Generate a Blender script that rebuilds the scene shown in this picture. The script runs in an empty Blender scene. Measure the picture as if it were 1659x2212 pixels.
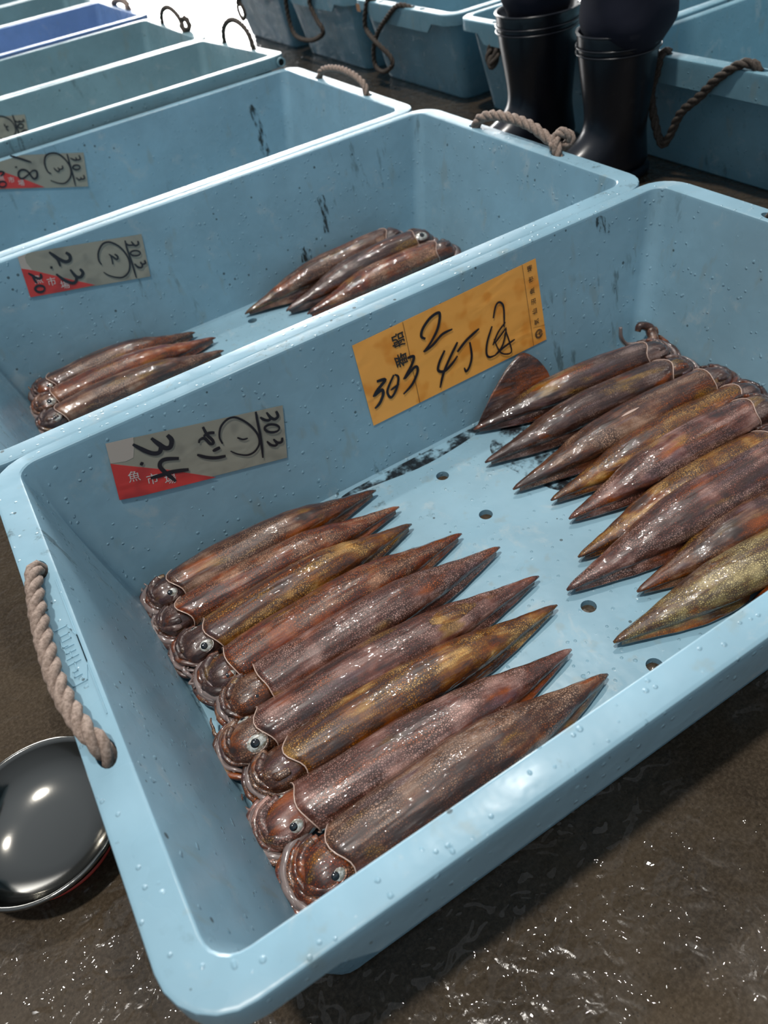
import bpy, bmesh, math, random
from mathutils import Vector, Matrix
random.seed(7)
S = bpy.context.scene
COL = S.collection
PI = math.pi
# ---------------------------------------------------------------- camera
RIM = 0.245            # height of the crate rims above the wet floor
cam_d = bpy.data.cameras.new('camera'); cam = bpy.data.objects.new('camera', cam_d); COL.objects.link(cam); S.camera = cam
Rm = Matrix(((0.8445586267, -0.5158004379, -0.1437728564), (-0.4498261635, -0.5377782469, -0.7130574870), (0.2904774494, 0.6668916444, -0.6862057898)))
Xc, Yc, Zc = Rm[0], Rm[1], Rm[2]
M = Matrix(((Xc[0], -Yc[0], -Zc[0], 0.07816), (Xc[1], -Yc[1], -Zc[1], -0.21647), (Xc[2], -Yc[2], -Zc[2], 0.50757 + RIM), (0, 0, 0, 1)))
cam.matrix_world = M
cam_d.sensor_fit = 'HORIZONTAL'; cam_d.sensor_width = 36.0; cam_d.lens = 36.0 * 1651.8 / 1659.0
cam_d.clip_start = 0.01
cam_d.dof.use_dof = True; cam_d.dof.focus_distance = 0.85; cam_d.dof.aperture_fstop = 9.0
# ---------------------------------------------------------------- light
S.view_settings.view_transform = 'Standard'; S.view_settings.look = 'None'
S.view_settings.exposure = 0.22; S.view_settings.gamma = 1.0; S.view_settings.use_curve_mapping = False
w = bpy.data.worlds.new('market_daylight'); S.world = w; w.use_nodes = True
nt = w.node_tree; nt.nodes.clear()
def wn(t, **k):
    n = nt.nodes.new(t)
    for a, b in k.items(): setattr(n, a, b)
    return n
def wmath(op, a, b=None, c=None, clamp=False):
    n = wn('ShaderNodeMath', operation=op, use_clamp=clamp)
    for i, v in enumerate((a, b, c)):
        if v is None: continue
        if isinstance(v, (int, float)): n.inputs[i].default_value = v
        else: nt.links.new(v, n.inputs[i])
    return n.outputs[0]
tc = wn('ShaderNodeTexCoord'); sx = wn('ShaderNodeSeparateXYZ'); nt.links.new(tc.outputs['Generated'], sx.inputs[0])
X, Y, Z = sx.outputs
az = math.radians(74)
hd = wmath('ADD', wmath('MULTIPLY', X, math.cos(az)), wmath('MULTIPLY', Y, math.sin(az)))
m_az = wn('ShaderNodeMapRange', interpolation_type='SMOOTHSTEP'); m_az.inputs[1].default_value = 0.80; m_az.inputs[2].default_value = 0.95; nt.links.new(hd, m_az.inputs[0])
m_el = wn('ShaderNodeMapRange', interpolation_type='SMOOTHSTEP'); m_el.inputs[1].default_value = 0.50; m_el.inputs[2].default_value = 0.16; nt.links.new(Z, m_el.inputs[0])
strip = wmath('MULTIPLY', m_az.outputs[0], m_el.outputs[0])
m_up = wn('ShaderNodeMapRange'); m_up.inputs[1].default_value = 0.0; m_up.inputs[2].default_value = 1.0; m_up.inputs[3].default_value = 0.25; m_up.inputs[4].default_value = 1.0; nt.links.new(Z, m_up.inputs[0])
base = wn('ShaderNodeBackground'); base.inputs[0].default_value = (0.80, 0.90, 1.0, 1)
nt.links.new(wmath('MULTIPLY', m_up.outputs[0], 0.46), base.inputs[1])
brt = wn('ShaderNodeBackground'); brt.inputs[0].default_value = (1.0, 0.99, 0.97, 1)
nt.links.new(wmath('MULTIPLY', strip, 9.0), brt.inputs[1])
add = wn('ShaderNodeAddShader'); nt.links.new(base.outputs[0], add.inputs[0]); nt.links.new(brt.outputs[0], add.inputs[1])
wo = wn('ShaderNodeOutputWorld'); nt.links.new(add.outputs[0], wo.inputs[0])
def lamp(name, direction, strength, angle, color):
    l = bpy.data.lights.new(name, 'SUN'); l.energy = strength; l.angle = math.radians(angle); l.color = color
    o = bpy.data.objects.new(name, l); COL.objects.link(o)
    o.rotation_euler = Vector(direction).to_track_quat('Z', 'Y').to_euler(); o.location = (0.3, 0.3, 3)
    return o
lamp('overhead_light', (-0.20, -0.06, 1.0), 2.0, 3.4, (1.0, 0.95, 0.88))
lamp('second_overhead_light', (0.30, 0.42, 1.0), 0.7, 1.6, (1.0, 0.95, 0.88))
lamp('low_daylight', (0.30, 0.93, 0.22), 0.9, 8.0, (1.0, 0.98, 0.95))
S.cycles.max_bounces = 5; S.cycles.diffuse_bounces = 2; S.cycles.glossy_bounces = 3; S.cycles.transmission_bounces = 3; S.cycles.transparent_max_bounces = 6
# ---------------------------------------------------------------- helpers
def link(name, me, mat=None, parent=None, loc=None):
    o = bpy.data.objects.new(name, me); COL.objects.link(o)
    if mat is not None: me.materials.append(mat)
    if parent is not None: o.parent = parent
    if loc is not None: o.location = loc
    return o
def from_bm(name, bm, mat=None, parent=None, smooth=True):
    me = bpy.data.meshes.new(name)
    bmesh.ops.recalc_face_normals(bm, faces=bm.faces)
    if smooth:
        for f in bm.faces: f.smooth = True
    bm.to_mesh(me); bm.free()
    return link(name, me, mat, parent)
def from_py(name, vs, fs, mat=None, parent=None, smooth=True):
    bm = bmesh.new(); V = [bm.verts.new(v) for v in vs]
    for f in fs:
        try: bm.faces.new([V[i] for i in f])
        except ValueError: pass
    return from_bm(name, bm, mat, parent, smooth)
def thing(name, label, cat, loc=(0, 0, 0), rotz=0.0, group=None):
    o = bpy.data.objects.new(name, None); COL.objects.link(o); o.location = loc; o.rotation_euler = (0, 0, rotz)
    o.empty_display_size = 0.05
    o['label'] = label; o['category'] = cat
    if group: o['group'] = group
    return o
def crom(P, n=8, closed=False):
    P = [Vector(p) for p in P]; out = []; N = len(P)
    rng = N if closed else N - 1
    for i in range(rng):
        g = (lambda k: P[k % N]) if closed else (lambda k: P[max(0, min(N - 1, k))])
        a, b, c, d = g(i - 1), g(i), g(i + 1), g(i + 2)
        for k in range(n):
            t = k / n
            out.append(0.5 * ((2 * b) + (c - a) * t + (2 * a - 5 * b + 4 * c - d) * t * t + (3 * b - a - 3 * c + d) * t ** 3))
    if not closed: out.append(P[-1])
    return out
def frames(P):
    T = []
    for i in range(len(P)):
        t = P[min(i + 1, len(P) - 1)] - P[max(i - 1, 0)]
        T.append(t.normalized() if t.length > 1e-9 else Vector((1, 0, 0)))
    n = T[0].orthogonal().normalized(); out = []
    for i, t in enumerate(T):
        n = (n - t * n.dot(t))
        n = n.normalized() if n.length > 1e-6 else t.orthogonal().normalized()
        out.append((t, n, t.cross(n)))
    return out
def tube_into(bm, P, rad, ns=8, flat=1.0, closed=False):
    F = frames(P); rings = []
    for i, p in enumerate(P):
        r = rad(i / (len(P) - 1)) if callable(rad) else rad
        t, n, b = F[i]
        rings.append([bm.verts.new(p + n * (r * math.cos(2 * PI * k / ns)) + b * (r * flat * math.sin(2 * PI * k / ns))) for k in range(ns)])
    m = len(rings)
    for i in range(m if closed else m - 1):
        a, c = rings[i], rings[(i + 1) % m]
        for k in range(ns): bm.faces.new((a[k], a[(k + 1) % ns], c[(k + 1) % ns], c[k]))
    if not closed:
        bm.faces.new(rings[0]); bm.faces.new(rings[-1])
# ---------------------------------------------------------------- materials
class NT:
    def __init__(s, name):
        s.m = bpy.data.materials.new(name); s.m.use_nodes = True; s.t = s.m.node_tree; s.t.nodes.clear()
        s.out = s.n('ShaderNodeOutputMaterial'); s.b = s.n('ShaderNodeBsdfPrincipled'); s.l(s.b.outputs[0], s.out.inputs[0])
        s.tc = s.n('ShaderNodeTexCoord')
    def n(s, t, **k):
        x = s.t.nodes.new(t)
        for a, b in k.items(): setattr(x, a, b)
        return x
    def l(s, a, b): s.t.links.new(a, b)
    def set(s, **k):
        for a, v in k.items():
            i = s.b.inputs[a.replace('_', ' ')]
            if hasattr(v, 'is_linked') or hasattr(v, 'links'): s.l(v, i)
            else: i.default_value = v
    def noise(s, vec, scale, detail=3, rough=0.55, dist=0.0):
        x = s.n('ShaderNodeTexNoise'); x.inputs['Scale'].default_value = scale; x.inputs['Detail'].default_value = detail
        x.inputs['Roughness'].default_value = rough; x.inputs['Distortion'].default_value = dist
        if vec is not None: s.l(vec, x.inputs['Vector'])
        return x.outputs['Fac']
    def vor(s, vec, scale, feature='F1', rnd=1.0):
        x = s.n('ShaderNodeTexVoronoi', feature=feature); x.inputs['Scale'].default_value = scale; x.inputs['Randomness'].default_value = rnd
        s.l(vec, x.inputs['Vector']); return x
    def mapr(s, v, a, b, c=0.0, d=1.0):
        x = s.n('ShaderNodeMapRange', interpolation_type='SMOOTHSTEP')
        for i, q in ((1, a), (2, b), (3, c), (4, d)): x.inputs[i].default_value = q
        s.l(v, x.inputs[0]); return x.outputs[0]
    def math(s, op, a, b=None, clamp=False):
        x = s.n('ShaderNodeMath', operation=op, use_clamp=clamp)
        for i, v in enumerate((a, b)):
            if v is None: continue
            if isinstance(v, (int, float)): x.inputs[i].default_value = v
            else: s.l(v, x.inputs[i])
        return x.outputs[0]
    def mix(s, f, a, b, mode='MIX'):
        x = s.n('ShaderNodeMix', data_type='RGBA', blend_type=mode)
        for i, v in ((0, f), (6, a), (7, b)):
            if isinstance(v, (int, float)): x.inputs[i].default_value = v
            elif isinstance(v, tuple): x.inputs[i].default_value = v if len(v) == 4 else v + (1,)
            else: s.l(v, x.inputs[i])
        return x.outputs[2]
    def mapping(s, vec, scale=(1, 1, 1), loc=(0, 0, 0)):
        x = s.n('ShaderNodeMapping'); x.inputs['Scale'].default_value = scale; x.inputs['Location'].default_value = loc
        s.l(vec, x.inputs['Vector']); return x.outputs[0]
    def bump(s, h, strength=0.3, dist=0.001, prev=None):
        x = s.n('ShaderNodeBump'); x.inputs['Strength'].default_value = strength; x.inputs['Distance'].default_value = dist
        s.l(h, x.inputs['Height'])
        if prev is not None: s.l(prev, x.inputs['Normal'])
        return x.outputs[0]
    def ramp(s, f, stops):
        x = s.n('ShaderNodeValToRGB'); s.l(f, x.inputs[0]); e = x.color_ramp.elements
        e[0].position, e[0].color = stops[0][0], stops[0][1] + (1,); e[1].position, e[1].color = stops[-1][0], stops[-1][1] + (1,)
        for p, c in stops[1:-1]: q = e.new(p); q.color = c + (1,)
        return x.outputs[0]
    def rvec(s):
        oi = s.n('ShaderNodeObjectInfo'); c = s.n('ShaderNodeCombineXYZ')
        for i, k in enumerate((13.0, 31.0, 7.0)): s.l(s.math('MULTIPLY', oi.outputs['Random'], k), c.inputs[i])
        x = s.n('ShaderNodeVectorMath', operation='ADD'); s.l(s.tc.outputs['Object'], x.inputs[0]); s.l(c.outputs[0], x.inputs[1])
        return x.outputs[0]
def simple(name, col, rough=0.5, metal=0.0, **k):
    t = NT(name); t.set(Base_Color=col + (1,), Roughness=rough, Metallic=metal, **k); return t.m
def plastic(name, col, trans=0.25, dirt=1.0):
    t = NT(name); v = t.rvec()
    big = t.noise(v, 6, 4, 0.6)
    c = t.mix(t.mapr(big, 0.35, 0.7), tuple(x * 0.90 for x in col), tuple(min(1, x * 1.06) for x in col))
    scuff = t.mapr(t.noise(v, 16, 5, 0.7, 0.4), 0.57, 0.72, 0, 0.42)
    c = t.mix(scuff, c, (0.56, 0.63, 0.64))
    wear = t.mapr(t.noise(t.mapping(v, (1, 1, 0.35)), 30, 3, 0.6), 0.60, 0.72, 0, 0.32)
    c = t.mix(wear, c, (0.30, 0.34, 0.30))
    sp = t.vor(v, 48); spr = t.n('ShaderNodeSeparateColor'); t.l(sp.outputs['Color'], spr.inputs[0])
    speck = t.math('MULTIPLY', t.math('LESS_THAN', sp.outputs['Distance'], t.math('MULTIPLY', spr.outputs[1], 0.13)), t.math('GREATER_THAN', spr.outputs[0], 0.55))
    c = t.mix(t.math('MULTIPLY', speck, 0.75 * dirt), c, (0.03, 0.045, 0.045))
    # streaky grime on the walls
    grime = t.math('MULTIPLY', t.mapr(t.noise(t.mapping(v, (40, 40, 9)), 1.0, 4, 0.7), 0.58, 0.70), t.mapr(t.noise(v, 4.5, 2), 0.50, 0.66))
    c = t.mix(t.math('MULTIPLY', grime, 0.55 * dirt), c, (0.05, 0.07, 0.06))
    # water beads
    vb = t.vor(v, 120, 'SMOOTH_F1'); vr = t.n('ShaderNodeSeparateColor'); t.l(t.vor(v, 120).outputs['Color'], vr.inputs[0])
    bead = t.math('MULTIPLY', t.mapr(vb.outputs['Distance'], 0.26, 0.10), t.math('GREATER_THAN', vr.outputs[0], 0.72))
    b1 = t.bump(t.noise(v, 22, 3), 0.25, 0.004)
    b2 = t.bump(bead, 0.8, 0.0011, b1)
    t.l(b2, t.b.inputs['Normal'])
    rg = t.math('SUBTRACT', t.mapr(t.noise(v, 9, 3), 0.3, 0.7, 0.20, 0.42), t.math('MULTIPLY', bead, 0.2))
    t.set(Base_Color=c, Roughness=rg, IOR=1.5)
    tr = t.n('ShaderNodeBsdfTranslucent'); t.l(c, tr.inputs[0]); mx = t.n('ShaderNodeMixShader'); mx.inputs[0].default_value = trans
    t.l(t.b.outputs[0], mx.inputs[1]); t.l(tr.outputs[0], mx.inputs[2]); t.l(mx.outputs[0], t.out.inputs[0])
    return t.m
M_crate = plastic('pale_blue_plastic', (0.31, 0.515, 0.63))
M_crate_far = plastic('faded_green_blue_plastic', (0.27, 0.44, 0.50))
M_crate_blue = plastic('bright_blue_plastic', (0.24, 0.40, 0.70))
M_crate_right = plastic('weathered_blue_plastic', (0.22, 0.42, 0.52))
def concrete():
    t = NT('wet_concrete'); v = t.tc.outputs['Object']
    c = t.ramp(t.noise(v, 5, 6, 0.65), [(0.3, (0.026, 0.019, 0.013)), (0.55, (0.048, 0.035, 0.022)), (0.75, (0.068, 0.050, 0.032))])
    g = t.noise(v, 260, 3, 0.7); c = t.mix(t.mapr(g, 0.35, 0.75, 0, 0.55), c, (0.105, 0.080, 0.056))
    c = t.mix(t.math('MULTIPLY', t.math('LESS_THAN', t.vor(v, 190).outputs['Distance'], 0.17), 0.5), c, (0.02, 0.016, 0.012))
    wet = t.mapr(t.noise(t.mapping(v, loc=(3.1, 0.4, 0)), 3.2, 4, 0.6), 0.40, 0.58)
    sp = t.n('ShaderNodeSeparateXYZ'); t.l(v, sp.inputs[0])
    splash = t.math('MAXIMUM', t.mapr(sp.outputs[1], 0.34, 0.22), t.mapr(sp.outputs[0], 0.5, 1.0))
    wet = t.math('MULTIPLY', t.math('MAXIMUM', wet, t.mapr(sp.outputs[0], 0.8, 1.2)), splash)
    rg = t.mapr(wet, 0, 1, 0.62, 0.16)
    n1 = t.bump(g, 0.35, 0.0008)
    n2 = t.bump(t.noise(v, 48, 2, 0.5, 0.6), 1.0, 0.0035, n1)
    t.set(Base_Color=c, Roughness=rg, IOR=1.33, Specular_IOR_Level=t.mapr(wet, 0, 1, 0.15, 0.5)); t.l(n2, t.b.inputs['Normal'])
    t.set(Coat_Weight=wet, Coat_Roughness=0.02, Coat_IOR=1.38)
    n3 = t.bump(t.noise(v, 34, 1.0, 0.4, 1.2), 1.0, 0.012); t.l(n3, t.b.inputs['Coat Normal'])
    return t.m
M_floor = concrete()
def skin(name, dark, mid, warm, light, bias=0.0, cell=1.0):
    t = NT(name); v = t.rvec()
    st = t.mapr(t.noise(t.mapping(v, (4.5, 62, 62)), 1.0, 4, 0.6, 0.6), 0.28, 0.72)
    bl = t.mapr(t.noise(v, 24, 4, 0.65), 0.30, 0.70)
    f = t.math('ADD', t.math('ADD', t.math('MULTIPLY', st, 0.60), t.math('MULTIPLY', bl, 0.40)), bias)
    c = t.ramp(f, [(0.18, dark), (0.38, mid), (0.56, warm), (0.74, light), (0.95, tuple(min(1, x * 1.5) for x in light))])
    # rusty and violet washes in long streaks
    rs = t.mapr(t.noise(t.mapping(v, (7, 40, 40), (3, 1, 5)), 1.0, 3, 0.6), 0.54, 0.68, 0, 0.75)
    c = t.mix(rs, c, (0.30, 0.085, 0.030))
    vs = t.mapr(t.noise(t.mapping(v, (6, 46, 46), (9, 4, 2)), 1.0, 3, 0.6), 0.58, 0.70, 0, 0.55)
    c = t.mix(vs, c, (0.075, 0.045, 0.065))
    yl = t.mapr(t.noise(t.mapping(v, (9, 36, 36), (1, 8, 6)), 1.0, 2, 0.6), 0.60, 0.72, 0, 0.55)
    c = t.mix(yl, c, (0.38, 0.235, 0.075))
    vd = t.n('ShaderNodeVectorMath', operation='ADD'); t.l(v, vd.inputs[0]); nz = t.n('ShaderNodeTexNoise'); nz.inputs['Scale'].default_value = 260; t.l(v, nz.inputs['Vector'])
    sc_ = t.n('ShaderNodeVectorMath', operation='SCALE'); t.l(nz.outputs['Color'], sc_.inputs[0]); sc_.inputs['Scale'].default_value = 0.0022; t.l(sc_.outputs[0], vd.inputs[1])
    ed = t.vor(vd.outputs[0], 400, 'DISTANCE_TO_EDGE').outputs['Distance']
    dots = t.noise(v, 900, 2, 0.7)
    patch = t.mapr(t.noise(v, 20, 2), 0.32, 0.55, 0.30, 1.0)
    k = t.math('MULTIPLY', t.math('MULTIPLY', t.mapr(ed, 0.30, 0.06), patch), 0.92 * cell)
    c = t.mix(k, c, (0.028, 0.012, 0.008))
    c = t.mix(t.mapr(dots, 0.56, 0.70, 0, 0.60 * cell), c, (0.030, 0.013, 0.010))
    hs_ = t.n('ShaderNodeHueSaturation'); hs_.inputs['Saturation'].default_value = 1.22; hs_.inputs['Value'].default_value = 1.0; t.l(c, hs_.inputs['Color']); c = hs_.outputs[0]
    b1 = t.bump(t.noise(t.mapping(v, (16, 75, 75)), 1.0, 2, 0.5), 0.8, 0.0035)
    b2 = t.bump(t.noise(t.mapping(v, (95, 250, 250)), 1.0, 1, 0.5), 1.0, 0.0014, b1)
    t.set(Base_Color=c, Roughness=0.40, Specular_IOR_Level=0.5, Coat_Weight=1.0, Coat_Roughness=0.025, Coat_IOR=1.42)
    t.l(b1, t.b.inputs['Normal']); t.l(b2, t.b.inputs['Coat Normal'])
    return t.m
SK = {
 'brown': skin('squid_skin_brown', (0.030, 0.018, 0.014), (0.110, 0.045, 0.028), (0.200, 0.110, 0.072), (0.300, 0.200, 0.150)),
 'pink': skin('squid_skin_mauve', (0.050, 0.028, 0.026), (0.150, 0.062, 0.048), (0.240, 0.135, 0.115), (0.360, 0.230, 0.200), 0.02),
 'gold': skin('squid_skin_golden', (0.040, 0.022, 0.016), (0.150, 0.060, 0.030), (0.260, 0.125, 0.050), (0.430, 0.270, 0.130), 0.0),
 'red': skin('squid_skin_rusty', (0.045, 0.018, 0.014), (0.190, 0.050, 0.026), (0.270, 0.105, 0.060), (0.340, 0.200, 0.140)),
 'pale': skin('squid_skin_pale', (0.060, 0.034, 0.022), (0.180, 0.105, 0.055), (0.330, 0.250, 0.120), (0.430, 0.350, 0.200), 0.0, 0.9),
 'dark': skin('squid_skin_dark', (0.018, 0.011, 0.011), (0.058, 0.029, 0.025), (0.110, 0.065, 0.052), (0.200, 0.145, 0.130), -0.04),
}
M_edge = simple('mantle_edge_pale', (0.48, 0.34, 0.28), 0.3, Coat_Weight=0.6)
M_inside = simple('mantle_inside', (0.10, 0.07, 0.065), 0.3, Coat_Weight=0.6)
M_silver = NT('silver_eye_ring')
M_silver.set(Base_Color=M_silver.ramp(M_silver.noise(M_silver.rvec(), 260, 3), [(0.35, (0.20, 0.17, 0.12)), (0.6, (0.62, 0.62, 0.58))]), Roughness=0.2, Metallic=0.35, Coat_Weight=1.0, Coat_Roughness=0.03); M_silver = M_silver.m
M_pupil = simple('black_pupil', (0.004, 0.004, 0.006), 0.05, Coat_Weight=1.0, Coat_Roughness=0.02)
M_membrane = simple('translucent_flesh', (0.19, 0.145, 0.135), 0.25, Coat_Weight=0.8, Subsurface_Weight=0.2, Subsurface_Scale=0.01)
def rope_mat(name, a, b):
    t = NT(name); v = t.rvec(); f = t.noise(v, 300, 4, 0.7)
    t.set(Base_Color=t.mix(t.mapr(f, 0.3, 0.7), a, b), Roughness=0.85)
    t.l(t.bump(t.noise(v, 900, 2), 0.6, 0.0006), t.b.inputs['Normal']); return t.m
M_rope = rope_mat('faded_brown_rope', (0.15, 0.105, 0.08), (0.34, 0.26, 0.215))
M_rope_dark = rope_mat('dark_hemp_rope', (0.028, 0.022, 0.018), (0.095, 0.075, 0.060))
def paper(name, col, wetcol):
    t = NT(name); v = t.rvec()
    c = t.mix(t.mapr(t.noise(v, 26, 2, 0.5), 0.50, 0.66), col, wetcol)
    t.set(Base_Color=c, Roughness=0.45)
    b = t.bump(t.noise(t.mapping(v, (13, 1, 22)), 1.0, 1.5, 0.5, 1.2), 0.35, 0.004)
    t.l(b, t.b.inputs['Normal']); return t.m
M_grey = paper('wet_grey_label_paper', (0.300, 0.285, 0.230), (0.235, 0.225, 0.185))
M_dry = simple('dry_label_paper', (0.46, 0.40, 0.35), 0.6)
M_red = paper('red_label_print', (0.58, 0.045, 0.040), (0.42, 0.035, 0.035))
M_orange = paper('orange_label_paper', (0.92, 0.40, 0.075), (0.80, 0.29, 0.035))
M_ink = simple('black_marker_ink', (0.008, 0.008, 0.014), 0.35)
M_print = simple('black_print', (0.02, 0.018, 0.016), 0.6)
M_white = simple('white_print', (0.60, 0.55, 0.52), 0.6)
M_boot = NT('navy_black_rubber')
M_boot.set(Base_Color=M_boot.mix(M_boot.mapr(M_boot.noise(M_boot.rvec(), 40, 5, 0.7), 0.55, 0.75, 0, 0.5), (0.006, 0.008, 0.014), (0.03, 0.03, 0.035)), Roughness=0.32, Coat_Weight=0.3, Coat_Roughness=0.2); M_boot = M_boot.m
M_cloth = NT('navy_work_cloth')
M_cloth.set(Base_Color=(0.005, 0.007, 0.020, 1), Roughness=0.9); M_cloth.l(M_cloth.bump(M_cloth.noise(M_cloth.rvec(), 9, 2, 0.5, 0.6), 0.5, 0.012), M_cloth.b.inputs['Normal']); M_cloth = M_cloth.m
M_steel = simple('stainless_steel', (0.20, 0.195, 0.18), 0.13, 1.0)
M_redring = simple('red_rubber', (0.55, 0.05, 0.03), 0.4)
M_black = simple('black_void', (0.004, 0.004, 0.004), 0.9)
# ---------------------------------------------------------------- ground
bm = bmesh.new()
for q in ((-6, -4), (12, -4), (12, 16), (-6, 16)): bm.verts.new((q[0], q[1], 0))
bm.faces.new(bm.verts); g = from_bm('floor', bm, M_floor, smooth=False); g['kind'] = 'structure'
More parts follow.
